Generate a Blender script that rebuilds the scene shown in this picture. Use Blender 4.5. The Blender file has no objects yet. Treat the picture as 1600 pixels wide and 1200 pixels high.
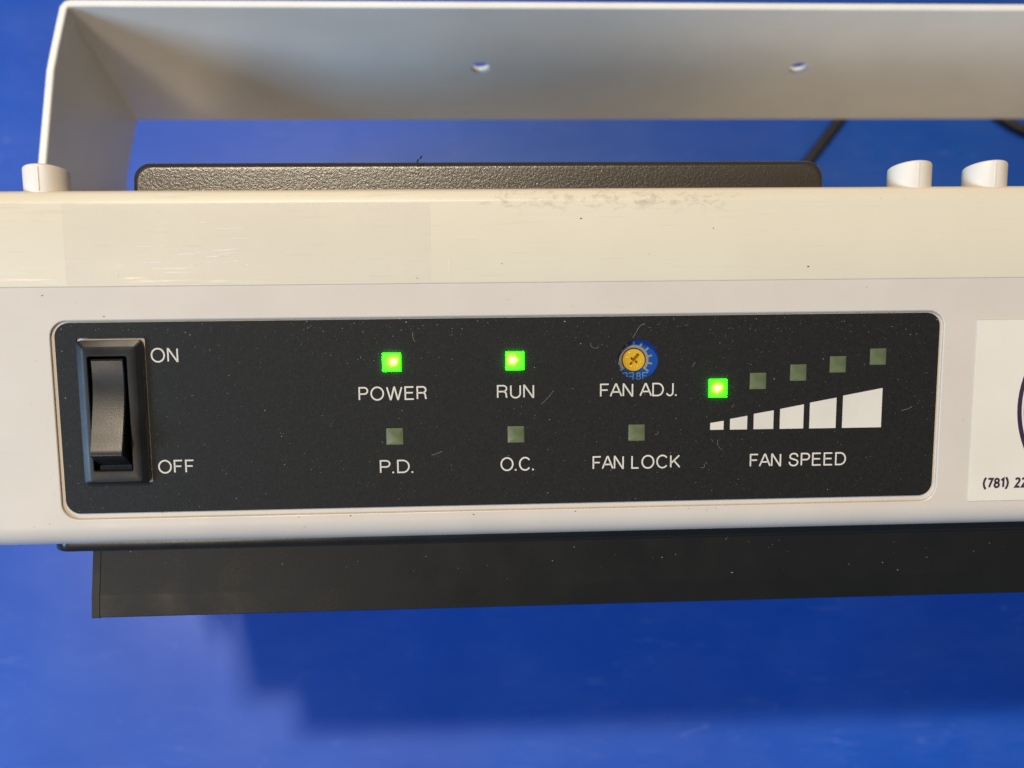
import bpy, bmesh, math, random
from mathutils import Matrix, Vector
random.seed(7)
R = math.radians
MM = 0.001
scene = bpy.context.scene
COL = scene.collection

# ------------------------------------------------------------------ camera
cam_d = bpy.data.cameras.new("camera")
cam_d.sensor_fit = 'HORIZONTAL'; cam_d.sensor_width = 36.0; cam_d.lens = 36.45
cam_d.clip_start = 0.005; cam_d.clip_end = 50.0
cam = bpy.data.objects.new("camera", cam_d); COL.objects.link(cam)
cx = Vector((0.99836, -0.0284, 0.0497)); cy = Vector((0.01555, 0.97007, 0.24231)); cz = cx.cross(cy)
cam.matrix_world = Matrix(((cx.x, cy.x, cz.x, -0.00844), (cx.y, cy.y, cz.y, -0.0355),
                           (cx.z, cy.z, cz.z, 0.3020), (0, 0, 0, 1)))
cam_d.dof.use_dof = True; cam_d.dof.focus_distance = 0.1655; cam_d.dof.aperture_fstop = 16.0
scene.camera = cam

# ------------------------------------------------------------------ world and lamps of the room
world = bpy.data.worlds.new("World"); scene.world = world; world.use_nodes = True
world.node_tree.nodes["Background"].inputs[0].default_value = (0.88, 0.94, 1.0, 1)
world.node_tree.nodes["Background"].inputs[1].default_value = 0.09

def lamp(name, loc, target, sx, sy, power, color):
    d = bpy.data.lights.new(name, 'AREA'); d.shape = 'RECTANGLE'; d.size = sx; d.size_y = sy
    d.energy = power; d.color = color
    o = bpy.data.objects.new(name, d); COL.objects.link(o); o.location = loc
    o.rotation_euler = (Vector(target) - Vector(loc)).to_track_quat('-Z', 'Y').to_euler()
    return o
lamp("ceiling_light", (-0.34, 0.46, 2.15), (0, 0, 0.14), 0.17, 0.10, 39.0, (1.0, 0.84, 0.63))
lamp("room_lamp", (-0.65, -1.35, 1.55), (0, 0, 0.14), 0.30, 0.30, 7.5, (1.0, 0.80, 0.58))
lamp("window_light", (-1.5, -0.80, 0.95), (0, 0.05, 0.12), 0.6, 0.75, 32.0, (0.44, 0.69, 1.0))

vs = scene.view_settings
vs.view_transform = 'Standard'; vs.look = 'None'; vs.exposure = 0.07; vs.gamma = 1.0; vs.use_curve_mapping = False
scene.render.engine = 'CYCLES'

# ------------------------------------------------------------------ helpers
def tag(o, label=None, cat=None, group=None, kind=None):
    if label: o["label"] = label
    if cat: o["category"] = cat
    if group: o["group"] = group
    if kind: o["kind"] = kind
    return o

def finish(name, bm, mat, parent=None, smooth=False, angle=35, loc=None, recalc=True):
    """mesh in millimetres -> one object"""
    if recalc: bmesh.ops.recalc_face_normals(bm, faces=bm.faces[:])
    bmesh.ops.scale(bm, vec=(MM, MM, MM), verts=bm.verts[:])
    me = bpy.data.meshes.new(name); bm.to_mesh(me); bm.free()
    if mat: me.materials.append(mat)
    if smooth:
        me.shade_smooth()
        me.set_sharp_from_angle(angle=R(angle))
    o = bpy.data.objects.new(name, me); COL.objects.link(o)
    if parent: o.parent = parent
    if loc: o.location = [c * MM for c in loc]
    return o

def rrect(x0, y0, x1, y1, r, seg=8):
    pts = []
    for (ax, ay, a0) in ((x1 - r, y1 - r, 0), (x0 + r, y1 - r, 90), (x0 + r, y0 + r, 180), (x1 - r, y0 + r, 270)):
        for i in range(seg + 1):
            a = R(a0 + 90 * i / seg); pts.append((ax + r * math.cos(a), ay + r * math.sin(a)))
    return pts

def circle(x, y, r, n=40, ph=0):
    return [(x + r * math.cos(2 * math.pi * i / n + ph), y + r * math.sin(2 * math.pi * i / n + ph)) for i in range(n)]

def loop(bm, pts, z):
    vs_ = [bm.verts.new((p[0], p[1], z)) for p in pts]
    es = [bm.edges.new((vs_[i], vs_[(i + 1) % len(vs_)])) for i in range(len(vs_))]
    return vs_, es

def bridge(bm, a, b):
    n = len(a)
    for i in range(n):
        bm.faces.new((a[i], a[(i + 1) % n], b[(i + 1) % n], b[i]))

def plate(bm, outer, holes, ztop, thick, chamfer=0.0):
    """flat plate with holes: top and bottom filled, walls bridged"""
    tops, edges = [], []
    for pts in [outer] + holes:
        v, e = loop(bm, pts, ztop); tops.append(v); edges += e
    bmesh.ops.triangle_fill(bm, use_beauty=True, use_dissolve=False, edges=edges)
    bots, edges = [], []
    for pts in [outer] + holes:
        v, e = loop(bm, pts, ztop - thick); bots.append(v); edges += e
    bmesh.ops.triangle_fill(bm, use_beauty=True, use_dissolve=False, edges=edges)
    for a, b in zip(tops, bots): bridge(bm, a, b)

def flat(bm, pts, z):
    v = [bm.verts.new((p[0], p[1], z)) for p in pts]
    bm.faces.new(v)

def loft(bm, loops, cap0=True, cap1=True):
    """loops: lists of 3D points of equal length"""
    L = [[bm.verts.new(p) for p in l] for l in loops]
    for a, b in zip(L, L[1:]): bridge(bm, a, b)
    if cap0: bm.faces.new(L[0][::-1])
    if cap1: bm.faces.new(L[-1])
    return L

def box(bm, x0, x1, y0, y1, z0, z1, bev=0.0, seg=2):
    r = bmesh.ops.create_cube(bm, size=1.0)
    for v in r['verts']:
        v.co = Vector(((x0 + x1) / 2 + v.co.x * (x1 - x0), (y0 + y1) / 2 + v.co.y * (y1 - y0), (z0 + z1) / 2 + v.co.z * (z1 - z0)))
    if bev:
        es = set(e for v in r['verts'] for e in v.link_edges)
        bmesh.ops.bevel(bm, geom=list(es), offset=bev, segments=seg, affect='EDGES', profile=0.5)

def stroke(bm, pts, w, z, closed=False):
    n = len(pts); P = [Vector(p) for p in pts]; off = []
    for i in range(n):
        if closed: a, b = P[i - 1], P[(i + 1) % n]
        else: a, b = P[max(i - 1, 0)], P[min(i + 1, n - 1)]
        d1 = (P[i] - a); d2 = (b - P[i])
        if d1.length < 1e-9: d1 = d2
        if d2.length < 1e-9: d2 = d1
        d1.normalize(); d2.normalize()
        n1 = Vector((-d1.y, d1.x)); n2 = Vector((-d2.y, d2.x)); m = n1 + n2
        if m.length < 1e-6: m = n1.copy()
        m.normalize(); k = min(1 / max(m.dot(n1), 0.3), 2.2)
        off.append(m * (w / 2 * k))
    l = [bm.verts.new((P[i].x + off[i].x, P[i].y + off[i].y, z)) for i in range(n)]
    r = [bm.verts.new((P[i].x - off[i].x, P[i].y - off[i].y, z)) for i in range(n)]
    for i in range(n if closed else n - 1):
        j = (i + 1) % n
        bm.faces.new((r[i], r[j], l[j], l[i]))

def arc(x, y, rx, ry, a0, a1, n=14):
    return [(x + rx * math.cos(R(a0 + (a1 - a0) * i / n)), y + ry * math.sin(R(a0 + (a1 - a0) * i / n))) for i in range(n + 1)]

# ---- node helpers
def mat_new(name):
    m = bpy.data.materials.new(name); m.use_nodes = True
    return m, m.node_tree, m.node_tree.nodes["Principled BSDF"]
def N(nt, t, **kw):
    n = nt.nodes.new(t)
    for k, v in kw.items():
        if k in n.inputs.keys(): n.inputs[k].default_value = v
        else: setattr(n, k, v)
    return n
def ramp(nt, stops, src):
    r = nt.nodes.new('ShaderNodeValToRGB'); cr = r.color_ramp
    while len(cr.elements) < len(stops): cr.elements.new(0.5)
    for e, (p, c) in zip(cr.elements, stops):
        e.position = p; e.color = c if len(c) == 4 else (*c, 1)
    nt.links.new(src, r.inputs[0]); return r
def coords(nt, scale=(1, 1, 1), rot=(0, 0, 0)):
    t = nt.nodes.new('ShaderNodeTexCoord'); mp = nt.nodes.new('ShaderNodeMapping')
    mp.inputs['Scale'].default_value = scale; mp.inputs['Rotation'].default_value = rot
    nt.links.new(t.outputs['Object'], mp.inputs[0]); return mp.outputs[0]
def noise(nt, vec, scale, detail=4, rough=0.55, dist=0.0):
    n = N(nt, 'ShaderNodeTexNoise', Scale=scale, Detail=detail, Roughness=rough, Distortion=dist)
    nt.links.new(vec, n.inputs['Vector']); return n.outputs['Fac']
def mixc(nt, fac, a, b, mode='MIX'):
    m = nt.nodes.new('ShaderNodeMix'); m.data_type = 'RGBA'; m.blend_type = mode
    for sock, v in ((m.inputs[0], fac), (m.inputs[6], a), (m.inputs[7], b)):
        if hasattr(v, 'is_output'): nt.links.new(v, sock)
        else: sock.default_value = v if not isinstance(v, tuple) else (*v, 1)[:4]
    return m.outputs[2]
def math_(nt, op, a, b=0.0):
    m = N(nt, 'ShaderNodeMath', operation=op)
    for i, v in enumerate((a, b)):
        if hasattr(v, 'is_output'): nt.links.new(v, m.inputs[i])
        else: m.inputs[i].default_value = v
    return m.outputs[0]
def bump(nt, p, h, strength, dist):
    b = N(nt, 'ShaderNodeBump', Strength=strength, Distance=dist)
    nt.links.new(h, b.inputs['Height']); nt.links.new(b.outputs[0], p.inputs['Normal'])

def plastic(name, base, rough=0.4, grain=0.0, dirt=0.0, spec=0.5, var=0.04):
    m, nt, p = mat_new(name); v = coords(nt)
    n1 = noise(nt, v, 60, 5); r = ramp(nt, [(0.3, tuple(c * (1 - var) for c in base)), (0.7, tuple(min(1, c * (1 + var)) for c in base))], n1)
    col = r.outputs[0]
    if dirt:
        n2 = noise(nt, v, 900, 3, 0.6); f = ramp(nt, [(0.69, (0, 0, 0)), (0.76, (dirt,) * 3)], n2)
        col = mixc(nt, f.outputs[0], col, (0.22, 0.17, 0.11))
    nt.links.new(col, p.inputs['Base Color'])
    rr = ramp(nt, [(0.3, (rough * 0.85,) * 3), (0.7, (rough * 1.15,) * 3)], noise(nt, v, 140, 4))
    nt.links.new(rr.outputs[0], p.inputs['Roughness'])
    p.inputs['Specular IOR Level'].default_value = spec
    if grain: bump(nt, p, noise(nt, v, 2600, 2), grain, 0.0001)
    return m

# ------------------------------------------------------------------ materials
M = {}
M['white'] = plastic('white_plastic', (0.555, 0.50, 0.44), 0.42, 0.10, 0.3)
M['print_white'] = plastic('white_print', (0.58, 0.545, 0.48), 0.6, 0, 0, 0.3, 0.08)
M['black'] = plastic('black_plastic', (0.012, 0.012, 0.013), 0.40, 0.2, 0.0, 0.4)
M['switch'] = plastic('black_switch_plastic', (0.008, 0.008, 0.009), 0.38, 0.06, 0.0, 0.38)
M['rocker'] = plastic('matt_rocker_plastic', (0.008, 0.008, 0.009), 0.38, 0.0, 0.0, 0.55)
bump(M['rocker'].node_tree, M['rocker'].node_tree.nodes['Principled BSDF'], noise(M['rocker'].node_tree, coords(M['rocker'].node_tree), 5200, 2), 0.14, 0.0001)
M['frame_black'] = plastic('black_frame_plastic', (0.0085, 0.009, 0.0095), 0.40, 0.12, 0.0, 0.26)
M['void'] = plastic('dark_socket', (0.008, 0.008, 0.008), 0.7)
M['steel'] = plastic('dark_steel', (0.10, 0.10, 0.10), 0.3)
M['gold'] = plastic('brass_screw', (0.56, 0.33, 0.018), 0.35, 0.3, 0, 0.5, 0.12)
M['blue_part'] = plastic('blue_trimmer_plastic', (0.003, 0.055, 0.28), 0.35)
M['scale'] = plastic('grey_scale_print', (0.20, 0.19, 0.15), 0.6)
M['scale_blue'] = plastic('pale_blue_print', (0.17, 0.30, 0.42), 0.6)
M['purple'] = plastic('purple_ink', (0.035, 0.016, 0.045), 0.5)
M['peg'] = plastic('pale_peg_plastic', (0.70, 0.645, 0.57), 0.45, 0.1)
M['paper'] = plastic('paper_sticker', (0.66, 0.61, 0.53), 0.55, 0.05)
M['cord'] = plastic('black_rubber', (0.02, 0.019, 0.018), 0.5)
M['dust'] = plastic('dust', (0.30, 0.285, 0.26), 0.9, 0, 0, 0.1)
M['lint'] = plastic('dark_lint', (0.03, 0.025, 0.02), 0.9, 0, 0, 0.1)
M['bracket'] = plastic('painted_bracket_steel', (0.76, 0.755, 0.735), 0.40, 0.15)

# yellowed rear shell with scuffs
def make_cream():
    m, nt, p = mat_new('yellowed_plastic'); v = coords(nt)
    base = ramp(nt, [(0.3, (0.635, 0.565, 0.435)), (0.7, (0.665, 0.595, 0.465))], noise(nt, v, 35, 4))
    sep = nt.nodes.new('ShaderNodeSeparateXYZ'); t = nt.nodes.new('ShaderNodeTexCoord')
    nt.links.new(t.outputs['Object'], sep.inputs[0])
    def band(sock, c, half, soft):
        d = math_(nt, 'ABSOLUTE', math_(nt, 'SUBTRACT', sock, c))
        mr = N(nt, 'ShaderNodeMapRange'); mr.inputs[1].default_value = half + soft; mr.inputs[2].default_value = half
        nt.links.new(d, mr.inputs[0]); return mr.outputs[0]
    reg = math_(nt, 'MULTIPLY', band(sep.outputs[0], 0.016, 0.017, 0.012), band(sep.outputs[1], 0.0334, 0.0006, 0.0036))
    s1 = noise(nt, coords(nt, (1, 1.7, 1), (0, 0, R(-32))), 520, 4, 0.65, 0.6)
    scuff = ramp(nt, [(0.50, (0, 0, 0)), (0.74, (0.48,) * 3)], math_(nt, 'MULTIPLY', s1, math_(nt, 'ADD', math_(nt, 'MULTIPLY', reg, 0.5), 0.55)))
    scuff = math_(nt, 'MULTIPLY', scuff.outputs[0], reg)
    col = mixc(nt, scuff, base.outputs[0], (0.26, 0.20, 0.13))
    sp = ramp(nt, [(0.76, (0, 0, 0)), (0.80, (0.45,) * 3)], noise(nt, v, 800, 2, 0.5))
    col = mixc(nt, sp.outputs[0], col, (0.25, 0.19, 0.12))
    nt.links.new(col, p.inputs['Base Color'])
    scr = noise(nt, coords(nt, (0.05, 1, 1), (0, 0, R(4))), 2200, 2, 0.6)
    rr = ramp(nt, [(0.30, (0.20,) * 3), (0.42, (0.40,) * 3)], scr)
    nt.links.new(rr.outputs[0], p.inputs['Roughness'])
    bump(nt, p, noise(nt, v, 2200, 2), 0.08, 0.0001)
    return m
M['cream'] = make_cream()

# textured black overlay
def make_overlay():
    m, nt, p = mat_new('textured_black_overlay'); v = coords(nt)
    g = noise(nt, v, 2400, 3, 0.6)
    c = ramp(nt, [(0.35, (0.0085, 0.0087, 0.0085)), (0.65, (0.0135, 0.0135, 0.013))], g)
    sp = ramp(nt, [(0.70, (0, 0, 0)), (0.80, (0.55,) * 3)], noise(nt, v, 3300, 2, 0.6))
    col = mixc(nt, sp.outputs[0], c.outputs[0], (0.16, 0.155, 0.14))
    nt.links.new(col, p.inputs['Base Color'])
    p.inputs['Roughness'].default_value = 0.55; p.inputs['Specular IOR Level'].default_value = 0.21
    bump(nt, p, noise(nt, coords(nt, (1.5, 0.8, 1)), 3600, 2, 0.5), 0.30, 0.00012)
    return m
M['overlay'] = make_overlay()

def make_slab():
    m, nt, p = mat_new('grained_black_cover'); v = coords(nt)
    p.inputs['Base Color'].default_value = (0.034, 0.027, 0.018, 1)
    p.inputs['Roughness'].default_value = 0.29; p.inputs['Specular IOR Level'].default_value = 0.85
    bump(nt, p, noise(nt, v, 2400, 3, 0.7), 0.22, 0.00025)
    return m
M['slab'] = make_slab()

def make_tape():
    m, nt, p = mat_new('clear_tape'); v = coords(nt)
    p.inputs['Base Color'].default_value = (0.72, 0.66, 0.62, 1)
    p.inputs['Roughness'].default_value = 0.28
    a = ramp(nt, [(0.3, (0.03,) * 3), (0.7, (0.09,) * 3)], noise(nt, v, 70, 4))
    nt.links.new(a.outputs[0], p.inputs['Alpha'])
    return m
M['tape'] = make_tape()

def make_led(name, lit, hot=(0, 0)):
    m, nt, p = mat_new(name); t = nt.nodes.new('ShaderNodeTexCoord')
    if not lit:
        v = coords(nt)
        c = ramp(nt, [(0.3, (0.075, 0.095, 0.045)), (0.7, (0.12, 0.145, 0.075))], noise(nt, v, 300, 2))
        nt.links.new(c.outputs[0], p.inputs['Base Color']); p.inputs['Roughness'].default_value = 0.35
        return m
    d = N(nt, 'ShaderNodeVectorMath', operation='DISTANCE'); d.inputs[1].default_value = (hot[0] * MM, hot[1] * MM, 0)
    nt.links.new(t.outputs['Object'], d.inputs[0])
    dd = math_(nt, 'ADD', math_(nt, 'MULTIPLY', d.outputs['Value'], 1 / 0.0022),
               math_(nt, 'MULTIPLY', math_(nt, 'SUBTRACT', noise(nt, t.outputs['Object'], 1400, 2), 0.5), 0.35))
    c = ramp(nt, [(0.16, (1.0, 1.0, 0.45)), (0.32, (0.45, 1.0, 0.03)), (0.52, (0.09, 0.75, 0.0)), (0.9, (0.025, 0.42, 0.0))], dd)
    p.inputs['Base Color'].default_value = (0.05, 0.2, 0.02, 1)
    nt.links.new(c.outputs[0], p.inputs['Emission Color']); p.inputs['Emission Strength'].default_value = 1.9
    return m
_m, _nt, _p = mat_new('lit_lens_edge'); M['led_edge'] = _m
_p.inputs['Base Color'].default_value = (0.02, 0.2, 0.01, 1)
_p.inputs['Emission Color'].default_value = (0.004, 1.0, 0.0, 1); _p.inputs['Emission Strength'].default_value = 28.0
M['led_off'] = make_led('unlit_indicator', False)

def make_table():
    m, nt, p = mat_new('blue_tabletop'); v = coords(nt)
    c = ramp(nt, [(0.3, (0.001, 0.056, 0.38)), (0.7, (0.003, 0.074, 0.45))], noise(nt, v, 14, 5))
    # fine scratches: thin ridges of stretched noises, in three directions
    tot = None
    for ang, sc, th in ((3, 150, 0.006), (68, 110, 0.004), (128, 120, 0.004), (172, 260, 0.005), (8, 320, 0.007)):
        n = noise(nt, coords(nt, (0.10, 1, 1), (0, 0, R(ang))), sc, 2, 0.5, 0.8)
        a = math_(nt, 'ABSOLUTE', math_(nt, 'SUBTRACT', n, 0.5))
        k = ramp(nt, [(0.0, (1,) * 3), (th, (0,) * 3)], a)
        brk = ramp(nt, [(0.50, (0,) * 3), (0.70, (1,) * 3)], noise(nt, v, 28 + ang * 0.1, 3))
        s = math_(nt, 'MULTIPLY', k.outputs[0], brk.outputs[0])
        tot = s if tot is None else math_(nt, 'MAXIMUM', tot, s)
    haze = ramp(nt, [(0.42, (0,) * 3), (0.75, (0.055,) * 3)], noise(nt, coords(nt, (0.5, 1, 1)), 45, 8, 0.72))
    f = math_(nt, 'MAXIMUM', math_(nt, 'MULTIPLY', tot, 0.24), haze.outputs[0])
    col = mixc(nt, f, c.outputs[0], (0.32, 0.38, 0.60))
    nt.links.new(col, p.inputs['Base Color'])
    rr = ramp(nt, [(0.3, (0.36,) * 3), (0.7, (0.42,) * 3)], noise(nt, v, 40, 5))
    nt.links.new(rr.outputs[0], p.inputs['Roughness']); p.inputs['Specular IOR Level'].default_value = 0.55
    bump(nt, p, noise(nt, v, 900, 3), 0.05, 0.0002)
    return m
M['table'] = make_table()

# ------------------------------------------------------------------ table
bm = bmesh.new(); box(bm, -450, 520, -300, 420, -25, 0, 3, 3)
table = finish('tabletop', bm, M['table'], smooth=True)
tag(table, 'scuffed blue tabletop under the white fan unit', 'table', kind='structure')

# ------------------------------------------------------------------ the ionizer fan
TILT = R(22.2)
root = bpy.data.objects.new('ionizer_fan', None); COL.objects.link(root)
root.location = (0, 0, 0.1406); root.rotation_euler = (TILT, 0, 0); root.empty_display_size = 0.02
tag(root, 'white ionizer fan with black control panel and rocker switch, on blue table', 'fan')
ROOT_M = Matrix.Translation((0, 0, 0.1406)) @ Matrix.Rotation(TILT, 4, 'X')
# local axes of the unit (mm): x right, y towards the rear, z out of the control panel
def table_z(y): return (-140.45 - 0.3779 * y) / 0.9259      # z where the table lies
XL, XR = -84.0, 155.5

# front shell: flat face with recess, rounded front edge, front wall
bm = bmesh.new()
r0 = rrect(-70.75, -16.20, 70.75, 15.62, 2.75)
r1 = rrect(-70.62, -16.07, 70.62, 15.49, 2.62); r2 = rrect(-70.58, -16.03, 70.58, 15.45, 2.58); r3 = rrect(-67.5, -12.9, 67.5, 12.9, 1.5)
outer = [(XL, -16.9), (XR, -16.9), (XR, 20.60), (XL, 20.60)]
vo, eo = loop(bm, outer, 0.0); vh, eh = loop(bm, r0, 0.0)
bmesh.ops.triangle_fill(bm, use_beauty=True, edges=eo + eh)
v1, _ = loop(bm, r1, -0.07); v2, _ = loop(bm, r2, -0.5); v3, _ = loop(bm, r3, -0.52)
bridge(bm, vh, v1); bridge(bm, v1, v2); bridge(bm, v2, v3)
prof = []
for i in range(1, 13):
    a = R(90 * i / 12); prof.append((-16.9 - 4.0 * math.sin(a), -4.0 + 4.0 * math.cos(a)))
prof += [(-20.9, table_z(-20.9)), (20.60, table_z(20.60)), (20.60, -0.10)]
L_ = [vo[0]] + [bm.verts.new((XL, y, z)) for y, z in prof] + [vo[3]]
R_ = [vo[1]] + [bm.verts.new((XR, y, z)) for y, z in prof] + [vo[2]]
for i in range(len(L_) - 1): bm.faces.new((L_[i], R_[i], R_[i + 1], L_[i + 1]))
bm.faces.new(L_); bm.faces.new(R_)
fs = finish('front_shell', bm, M['white'], root, True, 20)
wn = fs.modifiers.new('weighted', 'WEIGHTED_NORMAL'); wn.keep_sharp = True; wn.weight = 100

# rear shell, yellowed, with a bevelled rear edge
prof = [(20.62, -2.0), (20.62, 0.02), (20.70, 0.10), (20.8, 0.14), (33.15, 0.14), (33.35, 0.11), (33.52, 0.04), (34.65, -0.42), (34.95, -0.62), (35.12, -1.0), (35.18, -1.6),
        (35.18, table_z(35.18)), (20.62, table_z(20.62))]
bm = bmesh.new(); loft(bm, [[(XL, y, z) for y, z in prof], [(XR, y, z) for y, z in prof]])
finish('rear_shell', bm, M['cream'], root, True, 40)

# clear tape left on the rear shell
bm = bmesh.new(); box(bm, -67.5, -11.8, 20.9, 33.05, 0.145, 0.185)
finish('clear_tape', bm, M['tape'], root)
# scratches on the tape (thin raised marks)
bm = bmesh.new()
for i in range(17):
    x = random.gauss(-47, 5); y = random.choice((random.gauss(28.5, 1.6), random.gauss(25.5, 0.8), random.gauss(24, .5)))
    l = random.uniform(0.5, 4.5); s = random.uniform(-0.02, 0.09)
    stroke(bm, [(x - l / 2, y - s * l / 2), (x, y + random.uniform(-.04, .04)), (x + l / 2, y + s * l / 2)], random.uniform(0.04, 0.09), 0.19)
for c in ((-9.2, 22.2, 1.4, 2.2), (-60, 22, 0.7, 0.8)):
    stroke(bm, [(c[0] + .25 * math.sin(t / 8 * 3), c[1] + c[3] * t / 8) for t in range(9)], 0.07, 0.19)
o = finish('scratch_marks', bm, plastic('bright_scratch', (0.82, 0.79, 0.72), 0.25), root, recalc=False)
o["kind"] = "stuff"

# ---------------- control panel overlay
bm = bmesh.new()
plate(bm, rrect(-70, -15.11, 70, 15.11, 2.2), [rrect(-66.75, -10.35, -56.35, 12.75, 0.35, 3), circle(20.85, 8.13, 3.28, 48)], -0.22, 0.27)
panel = finish('control_panel', bm, M['overlay'], root)
bm = bmesh.new()      # white sheet of the case seen at the corners of the switch cut-out
plate(bm, rrect(-67.6, -11.2, -55.6, 13.6, 0.3, 3), [rrect(-65.3, -9.0, -57.8, 11.2, 0.3, 3)], -0.50, 0.4)
finish('switch_seat', bm, M['white'], root)

# ---------------- lettering, drawn as strokes
def glyphs():
    G = {}
    G['A'] = (0.90, [([(0, 0), (.42, 1), (.48, 1), (.90, 0)], 0), ([(.15, .35), (.75, .35)], 0)])
    G['C'] = (0.90, [(arc(.47, .5, .47, .52, 38, 322, 24), 0)])
    G['D'] = (0.82, [([(0, 0), (0, 1), (.36, 1)] + arc(.36, .5, .46, .5, 84, -84, 16) + [(.36, 0)], 1)])
    G['E'] = (0.70, [([(.68, 1), (0, 1), (0, 0), (.70, 0)], 0), ([(0, .53), (.63, .53)], 0)])
    G['F'] = (0.64, [([(.64, 1), (0, 1), (0, 0)], 0), ([(0, .52), (.56, .52)], 0)])
    G['J'] = (0.50, [([(.50, 1), (.50, .30)] + arc(.25, .26, .25, .28, 0, -165, 12), 0)])
    G['K'] = (0.78, [([(0, 0), (0, 1)], 0), ([(.74, 1), (0, .33)], 0), ([(.27, .57), (.78, 0)], 0)])
    G['L'] = (0.58, [([(0, 1), (0, 0), (.58, 0)], 0)])
    G['N'] = (0.74, [([(0, 0), (0, 1), (.04, 1), (.70, 0), (.74, 0), (.74, 1)], 0)])
    G['O'] = (1.00, [(arc(.5, .5, .5, .52, 0, 345, 27), 1)])
    G['P'] = (0.68, [([(0, 0), (0, 1), (.40, 1)] + arc(.40, .74, .28, .26, 80, -80, 10) + [(.40, .48), (0, .48)], 0)])
    G['R'] = (0.74, [([(0, 0), (0, 1), (.43, 1)] + arc(.43, .755, .27, .245, 80, -80, 10) + [(.43, .51), (0, .51)], 0),
                     ([(.44, .51), (.60, .45), (.66, .33), (.68, .10), (.74, 0)], 0)])
    G['S'] = (0.74, [([(.70, .74), (.66, .90), (.52, 1.0), (.36, 1.02), (.18, .98), (.06, .86), (.05, .70), (.14, .60), (.36, .53), (.56, .47), (.69, .38), (.72, .24), (.65, .09), (.50, 0), (.34, -.02), (.16, .03), (.04, .14), (0, .31)], 0)])
    G['U'] = (0.74, [([(0, 1), (0, .36)] + arc(.37, .34, .37, .36, 180, 360, 14) + [(.74, .36), (.74, 1)], 0)])
    G['W'] = (1.22, [([(0, 1), (.29, 0), (.33, 0), (.59, 1), (.63, 1), (.89, 0), (.93, 0), (1.22, 1)], 0)])
    G['.'] = (0.06, [([(0.0, 0), (.07, 0)], 0)])
    G[' '] = (0.34, [])
    G['('] = (0.20, [([(.20, 1.15), (.06, .85), (0, .47), (.06, .08), (.20, -.22)], 0)])
    G[')'] = (0.20, [([(0, 1.15), (.14, .85), (.20, .47), (.14, .08), (0, -.22)], 0)])
    G['7'] = (0.40, [([(0, 1), (.40, 1), (.28, .62), (.17, .25), (.12, 0)], 0)])
    G['8'] = (0.40, [(arc(.2, .76, .17, .24, 0, 345, 20), 1), (arc(.2, .26, .2, .26, 0, 345, 20), 1)])
    G['1'] = (0.22, [([(0, .80), (.20, 1), (.20, 0)], 0)])
    G['2'] = (0.40, [([(.02, .84), (.12, .98), (.24, 1.0), (.35, .92), (.38, .75), (.32, .56), (.16, .30), (.02, 0), (.42, 0)], 0)])
    G['E2'] = G['E']
    return G
GL = glyphs()

def word(bm, text, x0, x1, y0, y1, t, z, gap=0.30):
    """strokes of text fitted between x0..x1, baseline y0, cap line y1, pen t"""
    pen = 0; items = []
    for i, ch in enumerate(text):
        w, sk = GL[ch]
        items.append((pen, sk, ch)); pen += w + (gap if ch != ' ' else 0.14)
        if ch == 'A' or (i + 1 < len(text) and text[i + 1] == 'A'): pen -= 0.15
        if i + 1 < len(text) and text[i + 1] == '.': pen -= 0.06
    total = pen - gap
    kx = (x1 - x0 - t) / total; ky = (y1 - y0 - t)
    for px, sk, ch in items:
        for pts, closed in sk:
            P = [(x0 + t / 2 + (px + a) * kx, y0 + t / 2 + b * ky) for a, b in pts]
            if ch == '.':
                P = [(x0 + px * kx, y0 + t * .55), (x0 + px * kx + t * 1.1, y0 + t * .55)]
                stroke(bm, P, t * 1.1, z)
            else: stroke(bm, P, t, z, closed)

TXT_Z = -0.19
words = [("ON", -55.55, -51.36, 8.82, 11.05), ("OFF", -55.38, -49.75, -8.86, -6.72), ("POWER", -23.65, -12.86, 2.26, 4.44),
         ("RUN", -1.76, 4.17, 2.25, 4.42), ("P.D.", -20.60, -15.2, -9.58, -7.40), ("O.C.", -1.3, 4.14, -9.56, -7.36),
         ("FAN ADJ.", 14.75, 27.25, 2.20, 4.38), ("FAN LOCK", 13.6, 27.95, -9.64, -7.44), ("FAN SPEED", 39.37, 55.36, -9.74, -7.56)]
for t, x0, x1, y0, y1 in words:
    bm = bmesh.new(); word(bm, t, x0, x1, y0, y1, 0.24, TXT_Z)
    o = finish('printed_word', bm, M['print_white'], panel, recalc=False)
    o["label"] = 'white printed word ' + t
# rising fan speed wedge
for a, b, ya, yb, yo in ((32.72, 34.92, -2.33, -2.0, -3.46), (35.96, 38.79, -1.72, -1.24, -3.48), (39.84, 43.10, -.95, -.42, -3.48),
                         (44.15, 48.05, -.22, .48, -3.50), (49.04, 53.42, .73, 1.50, -3.52), (54.48, 60.98, 1.80, 2.95, -3.53)):
    bm = bmesh.new(); flat(bm, [(a, yo), (b, yo), (b, yb), (a, ya)], TXT_Z)
    finish('printed_bar', bm, M['print_white'], panel, recalc=False)

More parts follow.
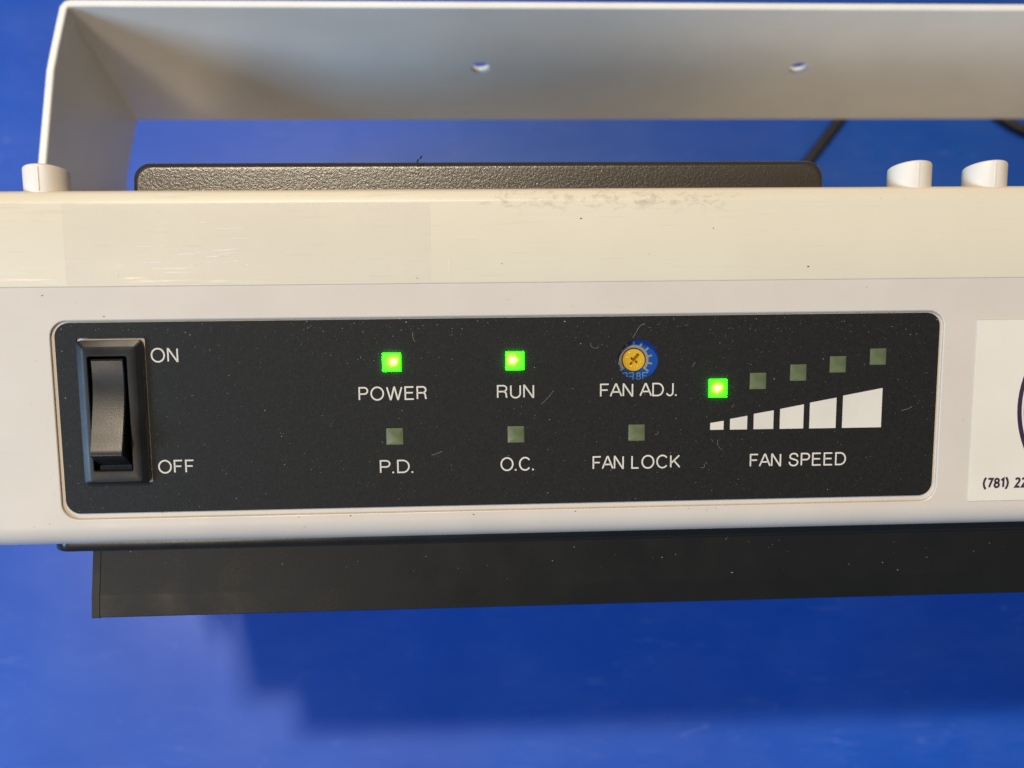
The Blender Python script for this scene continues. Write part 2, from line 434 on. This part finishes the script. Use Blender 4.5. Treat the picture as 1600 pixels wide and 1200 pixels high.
# ---------------- indicator windows
def led(x, y, lit=None, s=1.42):
    bm = bmesh.new()
    h = 0.30 if lit is not None else 0.03
    base, top = rrect(-s, -s, s, s, 0.05, 1), rrect(-s + .05, -s + .05, s - .05, s - .05, 0.05, 1)
    LL = loft(bm, [[(p[0], p[1], -0.03) for p in base], [(p[0], p[1], h - 0.02) for p in base], [(p[0], p[1], h) for p in top]], True, lit is not None)
    if lit is None:          # shallow moulded lens, its high point off centre
        ap = bm.verts.new((random.uniform(.25, .6), random.uniform(-.6, -.2), h + random.uniform(.09, .16)))
        for i in range(len(top)): bm.faces.new((LL[-1][i], LL[-1][(i + 1) % len(top)], ap))
    m = M['led_off'] if lit is None else make_led('lit_green_indicator', True, lit)
    o = finish('indicator_light', bm, m, root, lit is None, 40, loc=(x, y, -0.21))
    if lit is not None:      # the bright moulded edge of the lit lens, which throws green onto the panel
        bm = bmesh.new(); g = rrect(-s - .02, -s - .02, s + .02, s + .02, 0.05, 1)
        loft(bm, [[(p[0], p[1], 0.0) for p in g], [(p[0], p[1], 0.26) for p in g]], False, False)
        finish('lens_edge', bm, M['led_edge'], o)
    o["label"] = 'small square indicator lit bright green' if lit is not None else 'small square indicator, unlit olive grey'
    return o
led(-18.32, 8.32, (0.3, 0.15)); led(1.12, 8.28, (-0.35, 0.2)); led(33.84, 3.35, (-0.1, 0.1))
for x, y in ((-18.12, -3.60), (1.22, -3.62), (20.72, -3.70), (40.38, 4.42), (46.95, 5.68), (53.42, 6.93), (60.0, 8.10)): led(x, y, None, 1.32)

# ---------------- fan adjustment trimmer under its round hole
KX, KY = 20.36, 7.97
bm = bmesh.new(); plate(bm, rrect(KX - 5, KY - 5, KX + 5, KY + 5, 0.5, 3), [circle(KX, KY, 1.92, 36)], -1.55, 3.0)
trim = finish('trimmer', bm, M['blue_part'], root)
trim["label"] = 'blue adjustment trimmer with brass screw in round hole'
bm = bmesh.new()
pin, pout = arc(KX, KY, 1.98, 1.98, -42, 222, 44), arc(KX, KY, 2.42, 2.42, -42, 222, 44)
for i in range(44):
    flat(bm, [pin[i], pout[i], pout[i + 1], pin[i + 1]], -1.52)
for k in range(11):
    a = R(-38 + 25.6 * k); c, s = math.cos(a), math.sin(a)
    stroke(bm, [(KX + 2.40 * c, KY + 2.40 * s), (KX + 3.05 * c, KY + 3.05 * s)], 0.30, -1.52)
finish('dial_scale', bm, M['scale'], trim)
bm = bmesh.new()      # mirror-written digits below the dial
def seg_(pts): stroke(bm, [(KX + a, KY - 2.15 + b) for a, b in pts], 0.10, -1.52)
seg_([(-1.75, .05), (-1.05, .05), (-1.05, -1.0)]); seg_([(-1.75, .05), (-1.55, -.45), (-1.2, -.9)])
seg_([(-.75, .05), (-.05, .05), (-.05, -1.0), (-.6, -1.0)]); seg_([(-.7, -.5), (-.05, -.5)])
stroke(bm, [(KX + a, KY - 2.15 + b) for a, b in arc(.82, -.22, .28, .25, 0, 345, 16)], .10, -1.52, True)
stroke(bm, [(KX + a, KY - 2.15 + b) for a, b in arc(.82, -.76, .32, .27, 0, 345, 16)], .10, -1.52, True)
seg_([(2.3, .05), (1.5, .05), (1.5, -1.0), (2.1, -1.0)]); seg_([(1.5, -.48), (2.1, -.48)])
finish('mirrored_digits', bm, M['scale_blue'], trim)
bm = bmesh.new()
def rot(pts, a): return [(KX + x * math.cos(a) - y * math.sin(a), KY + x * math.sin(a) + y * math.cos(a)) for x, y in pts]
cross = rot([(-.95, -.17), (-.22, -.25), (-.20, -.75), (.16, -.75), (.20, -.22), (.85, -.30), (1.25, -.22), (1.25, .22), (.85, .28), (.22, .24), (.16, .62), (-.16, .62), (-.22, .22), (-.95, .16)], R(52))
plate(bm, circle(KX, KY, 1.78, 40), [cross], -1.38, 1.2)
flat(bm, circle(KX, KY, 1.74, 40), -2.3)
for a, rr_ in ((200, 1.2), (250, 1.15), (300, 1.25), (340, 1.2), (120, 1.3), (160, 1.1)):
    bmesh.ops.create_icosphere(bm, subdivisions=1, radius=random.uniform(.12, .28), matrix=Matrix.Translation((KX + rr_ * math.cos(R(a)), KY + rr_ * math.sin(R(a)), -1.42)) @ Matrix.Diagonal((1, 1, .5, 1)))
finish('screw_head', bm, M['gold'], trim)

# ---------------- rocker switch
sw = bpy.data.objects.new('rocker_switch', None); COL.objects.link(sw); sw.parent = root
sw["label"] = 'black rocker switch pressed to on'
bm = bmesh.new()
xo0, xo1, yo0, yo1 = -66.55, -56.62, -10.22, 12.42
inn = rrect(-64.85, -8.05, -58.95, 9.95, .25, 3)
def lp(pts, z): return [bm.verts.new((p[0], p[1], z)) for p in pts]
seq = [lp(rrect(xo0, yo0, xo1, yo1, .55, 3), -0.25), lp(rrect(xo0, yo0, xo1, yo1, .55, 3), 0.55),
       lp(rrect(xo0 + .85, yo0 + .35, xo1 - .85, yo1 - .80, .5, 3), 0.98), lp(rrect(xo0 + 1.0, yo0 + .48, xo1 - 1.0, yo1 - .95, .45, 3), 1.04),
       lp(rrect(-64.97, -8.17, -58.83, 10.07, .30, 3), 1.02), lp(inn, 0.9), lp(inn, -3.0)]
for a, b in zip(seq, seq[1:]): bridge(bm, a, b)
bm.faces.new(seq[-1])
finish('bezel', bm, M['switch'], sw, True, 28)
bm = bmesh.new()      # rocker: concave top, raised lower end
prof = [(9.55, -1.5), (9.55, 0.75), (9.30, 1.02)]
for i in range(1, 21):
    s = i / 20; y = 9.30 - s * 14.1
    prof.append((y, 1.02 + 3.05 * s ** 2.1 - 0.55 * math.sin(math.pi * min(1, s * 1.25)) * (1 - s)))
prof += [(-5.02, 4.02), (-5.18, 3.80), (-7.15, 0.2), (-7.2, -1.5)]
def ring(x, k): return [(x, y if k == 0 else y * 0.995, z - (k if z > 0 else 0)) for y, z in prof]
loft(bm, [ring(-64.42, .16), ring(-64.30, 0), ring(-59.60, 0), ring(-59.42, .2)])
finish('rocker', bm, M['rocker'], sw, True, 40)
bm = bmesh.new(); box(bm, -64.2, -59.4, -8.02, -7.25, -2.8, 0.1)
finish('socket', bm, M['void'], sw)

# ---------------- paper sticker with seal and telephone number
bm = bmesh.new(); ang = 0
box(bm, 76.10, 118.0, -16.2, 13.85, 0.012, 0.16, 0.02, 1)
sticker = finish('paper_sticker', bm, M['paper'], root)
sticker["label"] = 'white paper sticker with dark purple round seal'
SCX, SCY = 100.4, -0.4
bm = bmesh.new()
a_, b_ = circle(SCX, SCY, 16.85, 90), circle(SCX, SCY, 16.1, 90)
for i in range(90): flat(bm, [b_[i], a_[i], a_[(i + 1) % 90], b_[(i + 1) % 90]], 0.18)
finish('seal_ring', bm, M['purple'], sticker)
bm = bmesh.new(); flat(bm, circle(SCX, SCY, 15.75, 90), 0.18)
finish('seal_disc', bm, M['purple'], sticker)
bm = bmesh.new(); word(bm, "(781) 22", 78.45, 86.05, -14.10, -12.30, 0.36, 0.18, 0.20)
o = finish('printed_number', bm, M['purple'], sticker, recalc=False); o["label"] = 'dark purple number (781) 22'

# ---------------- pegs on the rear edge
def peg(x, slope):
    bm = bmesh.new(); n = 40; r = 3.42; loops = []
    for (f, kk) in ((0, 1.0), (1, 1.0), (1.4, 0.985), (1.75, 0.95), (2, 0.89)):
        l = []
        for i in range(n):
            a = 2 * math.pi * i / n; px, pz = r * math.cos(a), r * math.sin(a)
            top = 38.45 + slope * px + 0.25 * pz
            y = 34.0 if f == 0 else top - 0.36 * (2 - f) ** 1.5
            l.append((x + px * kk, y, -4.1 + pz * kk))
        loops.append(l)
    loft(bm, loops)
    o = finish('peg', bm, M['peg'], root, True, 40)
    bm = bmesh.new(); box(bm, x - .09, x + .09, 35.2, 38.9, -4.1 + r - .06, -4.1 + r + .10, .04, 2)
    finish('mould_line', bm, M['peg'], o)
peg(-70.9, -0.03); peg(65.5, 0.04); peg(78.0, 0.04)

# ---------------- black rear cover behind the shell
bm = bmesh.new()
loops = []
for z, ins in ((-92, 0), (-7.4, 0), (-6.75, .12), (-6.3, .42), (-6.05, .95)):
    loops.append([(p[0], p[1], z - (max(0, p[1] - 34.5) * 0.28 if z > -20 else 0)) for p in rrect(-58.8 + ins, 30, 52.5 - ins, 39.75 - ins, 2.4, 10)])
loft(bm, loops)
rc = finish('rear_cover', bm, M['slab'], root, True, 50)
wn = rc.modifiers.new('weighted', 'WEIGHTED_NORMAL'); wn.keep_sharp = True; wn.weight = 100

# ---------------- front flange and black louvre box
bm = bmesh.new()
pts = rrect(-74.7, -62, 146, -5.0, 2.9, 12)
loft(bm, [[(p[0], -21.0, p[1]) for p in pts], [(p[0], -22.55, p[1]) for p in pts], [(p[0] * .9995, -22.75, p[1] - .12) for p in pts]])
finish('front_flange', bm, plastic('glossy_black_flange', (0.012, 0.014, 0.016), 0.24, 0.0, 0, 0.5), root, True, 40)
bm = bmesh.new()
prof = [(-22.7, -5.40), (-30.3, -4.95), (-34.05, -5.10), (-34.25, -5.35), (-34.25, -60), (-22.7, -60)]
loft(bm, [[(-66.95 - max(0, -22.7 - y) * 0.075, y, z) for y, z in prof], [(138.0, y, z) for y, z in prof]])
lb = finish('louvre_box', bm, M['frame_black'], root)
bm = bmesh.new()
prof2 = [(-22.7, -5.34), (-30.3, -4.88), (-34.1, -5.03), (-34.32, -5.35), (-34.36, -60), (-22.7, -60)]
def lean(y): return (-22.7 - y) * 0.075
loft(bm, [[(-68.12 - lean(y), y, z) for y, z in prof2], [(-66.9 - lean(y), y, z) for y, z in prof2], [(-66.72 - lean(y), y, z - .12) for y, z in prof2]])
finish('end_plate', bm, M['frame_black'], lb, True, 30)
for k in range(8):
    bm = bmesh.new(); z0 = -11 - k * 6.2
    loft(bm, [[(x, -34.2, z0), (x, -36.0, z0 - 2.2), (x, -36.0, z0 - 2.9), (x, -34.2, z0 - .8)] for x in (-62, 132)])
    finish('louvre', bm, M['frame_black'], lb)

# ---------------- U-shaped bracket (upright strap, seen behind the unit)
INV = ROOT_M.inverted()
def world_part(o):
    o.parent = root; o.matrix_basis = INV
bx0, bx1, by, zb, zt, th = -86.0, 157.5, 92.6, 64.0, 111.7, 1.55
bm = bmesh.new()
inner, outerp = [], []
path_in = [(bx0 - 1.5, -8), (bx0 - 1.5, 78), (bx0 - 1.15, 82), (bx0 - .45, 88.5), (bx0 - .05, 92.0), (bx0 + .25, 92.45), (bx0 + .8, by), (bx1 - .8, by), (bx1 - .25, 92.45), (bx1 + .05, 92), (bx1 + .45, 88.5), (bx1 + 1.15, 82), (bx1 + 1.5, 78), (bx1 + 1.5, -8)]
def offs(P, d):
    out = []
    for i in range(len(P)):
        a = Vector(P[max(i - 1, 0)]); c = Vector(P[i]); b = Vector(P[min(i + 1, len(P) - 1)])
        d1 = (c - a) if i else (b - c); d2 = (b - c) if i < len(P) - 1 else d1
        d1 = d1.normalized(); d2 = d2.normalized(); n1 = Vector((-d1.y, d1.x)); n2 = Vector((-d2.y, d2.x)); m = (n1 + n2).normalized()
        q = c + m * (d / max(m.dot(n1), .4)); out.append((q.x, q.y))
    return out
path_out = offs(path_in, th)
nP = len(path_in); cross_i = 6       # segment 6-7 is the crossbar, which carries the holes
e_ = 0.22
def sect(i):
    (xi, yi), (xo, yo) = path_in[i], path_out[i]
    dx, dy = (xo - xi) / th, (yo - yi) / th
    return [(xi, yi, zb + e_), (xi + dx * e_, yi + dy * e_, zb), (xo - dx * e_, yo - dy * e_, zb), (xo, yo, zb + e_),
            (xo, yo, zt - e_), (xo - dx * e_, yo - dy * e_, zt), (xi + dx * e_, yi + dy * e_, zt), (xi, yi, zt - e_)]
S_ = [[bm.verts.new(p) for p in sect(i)] for i in range(nP)]
for i in range(nP - 1):
    for k in range(8):
        if i == cross_i and k in (3, 7): continue
        bm.faces.new((S_[i][k], S_[i][(k + 1) % 8], S_[i + 1][(k + 1) % 8], S_[i + 1][k]))
bm.faces.new(S_[0]); bm.faces.new(S_[-1])
hole_loops = {}
for k, yy in ((7, path_in[6][1]), (3, path_out[6][1])):
    a, b, c, d = S_[6][k], S_[6][(k + 1) % 8], S_[7][(k + 1) % 8], S_[7][k]
    edges = []
    for p, q in ((a, b), (b, c), (c, d), (d, a)):
        e = bm.edges.get((p, q)) or bm.edges.new((p, q)); edges.append(e)
    for hx in (-1.5, 72.9):
        hv = [bm.verts.new((hx + 2.25 * math.cos(2 * math.pi * i / 28), yy, 88.5 + 2.25 * math.sin(2 * math.pi * i / 28))) for i in range(28)]
        edges += [bm.edges.new((hv[i], hv[(i + 1) % 28])) for i in range(28)]
        hole_loops[(k, hx)] = hv
    bmesh.ops.triangle_fill(bm, use_beauty=True, edges=edges, normal=(0, -1, 0))
for hx in (-1.5, 72.9): bridge(bm, hole_loops[(7, hx)], hole_loops[(3, hx)])
br = finish('mounting_bracket', bm, M['bracket'], None, True, 25); world_part(br)
for sx, xx in ((-1, XL), (1, XR)):
    bm = bmesh.new()
    for r_, l0, l1 in ((4.0, 0.0, 3.8), (9.0, 3.7, 9.0)):
        loft(bm, [[(xx + sx * l, 8 + r_ * math.cos(2 * math.pi * i / 24), 88 + r_ * math.sin(2 * math.pi * i / 24)) for i in range(24)] for l in (l0, l1)])
    kb = finish('pivot_knob', bm, M['black'], None, True, 40); world_part(kb)

# ---------------- dust lying on the panel and the louvre box
def fleck(bm, x, y, z, s):
    a0 = random.uniform(0, 6.28); n = random.choice((4, 5)); el = random.uniform(1, 2.2)
    pts = [(x + s * el * math.cos(a0 + 6.283 * i / n) * random.uniform(.6, 1.1), y + s * math.sin(a0 + 6.283 * i / n) * random.uniform(.6, 1.1)) for i in range(n)]
    flat(bm, pts, z)
def fibre(bm, x, y, z, l, w, curl):
    a = random.uniform(0, 6.28); pts = [(x, y)]; k = random.uniform(-curl, curl)
    for i in range(9):
        pts.append((pts[-1][0] + math.cos(a) * l / 9, pts[-1][1] + math.sin(a) * l / 9)); a += k + random.uniform(-.25, .25)
    stroke(bm, pts, w, z)
bm = bmesh.new()
def free(x, y): return not (-67.2 < x < -56 and -10.8 < y < 13.2) and not math.hypot(x - 20.85, y - 8.13) < 3.4
for i in range(1000):
    x = random.uniform(-69.5, 69.5); y = random.uniform(-14.8, 14.8)
    if random.random() < .3: y = 14.9 - abs(random.gauss(0, 2.6))
    if free(x, y) and abs(y) < 14.9: fleck(bm, x, y, -0.195, min(0.13, random.lognormvariate(-3.55, .42)))
for i in range(9):
    x = random.uniform(-50, 69); y = random.uniform(-14, 14)
    if free(x, y): fibre(bm, x, y, -0.19, random.uniform(.4, 2.2), random.uniform(.022, .036), .35)
for x, y, l in ((22, 13.9, 3.2), (5.3, 1.2, 3), (-14.6, 11.5, 1.6)): fibre(bm, x, y, -0.19, l, .032, .12)
o = finish('panel_dust', bm, M['dust'], panel, recalc=False); o["kind"] = "stuff"
bm = bmesh.new()
for i in range(55):
    x = random.uniform(-66, 95); y = random.uniform(-29.5, -23)
    fleck(bm, x, y, -5.385 - (y + 22.7) * 0.0592, min(0.13, random.lognormvariate(-3.2, .45)))
for i in range(0): fibre(bm, random.uniform(-66, 95), random.uniform(-23.6, -23), -5.14, random.uniform(.5, 2), .05, .3)
o = finish('box_dust', bm, M['dust'], lb, recalc=False); o["kind"] = "stuff"
bm = bmesh.new()
for i in range(14): fleck(bm, random.uniform(-80, 88), random.choice((random.uniform(15.9, 20.2), random.uniform(-16.8, -16.3))), 0.012, random.uniform(.05, .12))
for i in range(9): fleck(bm, random.uniform(-80, 88), random.uniform(21, 33), 0.20, random.uniform(.05, .12))
o = finish('dirt_specks', bm, M['lint'], root, recalc=False); o["kind"] = "stuff"
bm = bmesh.new()
pts = [(-13.9, 39.5, -6.6), (-13.75, 40.0, -6.3), (-13.3, 40.2, -6.1), (-13.15, 40.6, -6.0)]
loops = [[(p[0] + .13 * math.cos(a * 1.047), p[1], p[2] + .13 * math.sin(a * 1.047)) for a in range(6)] for p in pts]
loft(bm, loops); finish('lint_crumb', bm, M['lint'], root)

# ------------------------------------------------------------------ power cord on the table
def tube_path(ctrl, sub=10):
    out = []
    for i in range(len(ctrl) - 1):
        p0, p1, p2, p3 = [Vector(ctrl[max(0, min(len(ctrl) - 1, i + k))]) for k in (-1, 0, 1, 2)]
        for s in range(sub):
            t = s / sub
            out.append(0.5 * ((2 * p1) + (p2 - p0) * t + (2 * p0 - 5 * p1 + 4 * p2 - p3) * t * t + (3 * p1 - p0 - 3 * p2 + p3) * t ** 3))
    out.append(Vector(ctrl[-1])); return out
path = tube_path([(78, 72, 1.75), (95, 97, 1.75), (105.1, 110.5, 1.75), (117.1, 125.2, 1.75), (129, 141, 1.75), (142, 150, 1.75), (156, 146, 1.75), (165, 134, 1.75), (174, 125, 1.75), (185, 120, 1.75), (215, 112, 1.75), (320, 130, 1.75)])
bm = bmesh.new(); loops = []
for i, p in enumerate(path):
    d = (path[min(i + 1, len(path) - 1)] - path[max(i - 1, 0)]).normalized(); s = Vector((-d.y, d.x, 0)).normalized()
    loops.append([tuple(p + s * (1.7 * math.cos(a * math.pi / 8)) + Vector((0, 0, 1.7 * math.sin(a * math.pi / 8)))) for a in range(16)])
loft(bm, loops)
cord = finish('power_cord', bm, M['cord'], smooth=True, angle=60)
tag(cord, 'thin black power cord lying on the blue table behind the fan', 'cord')
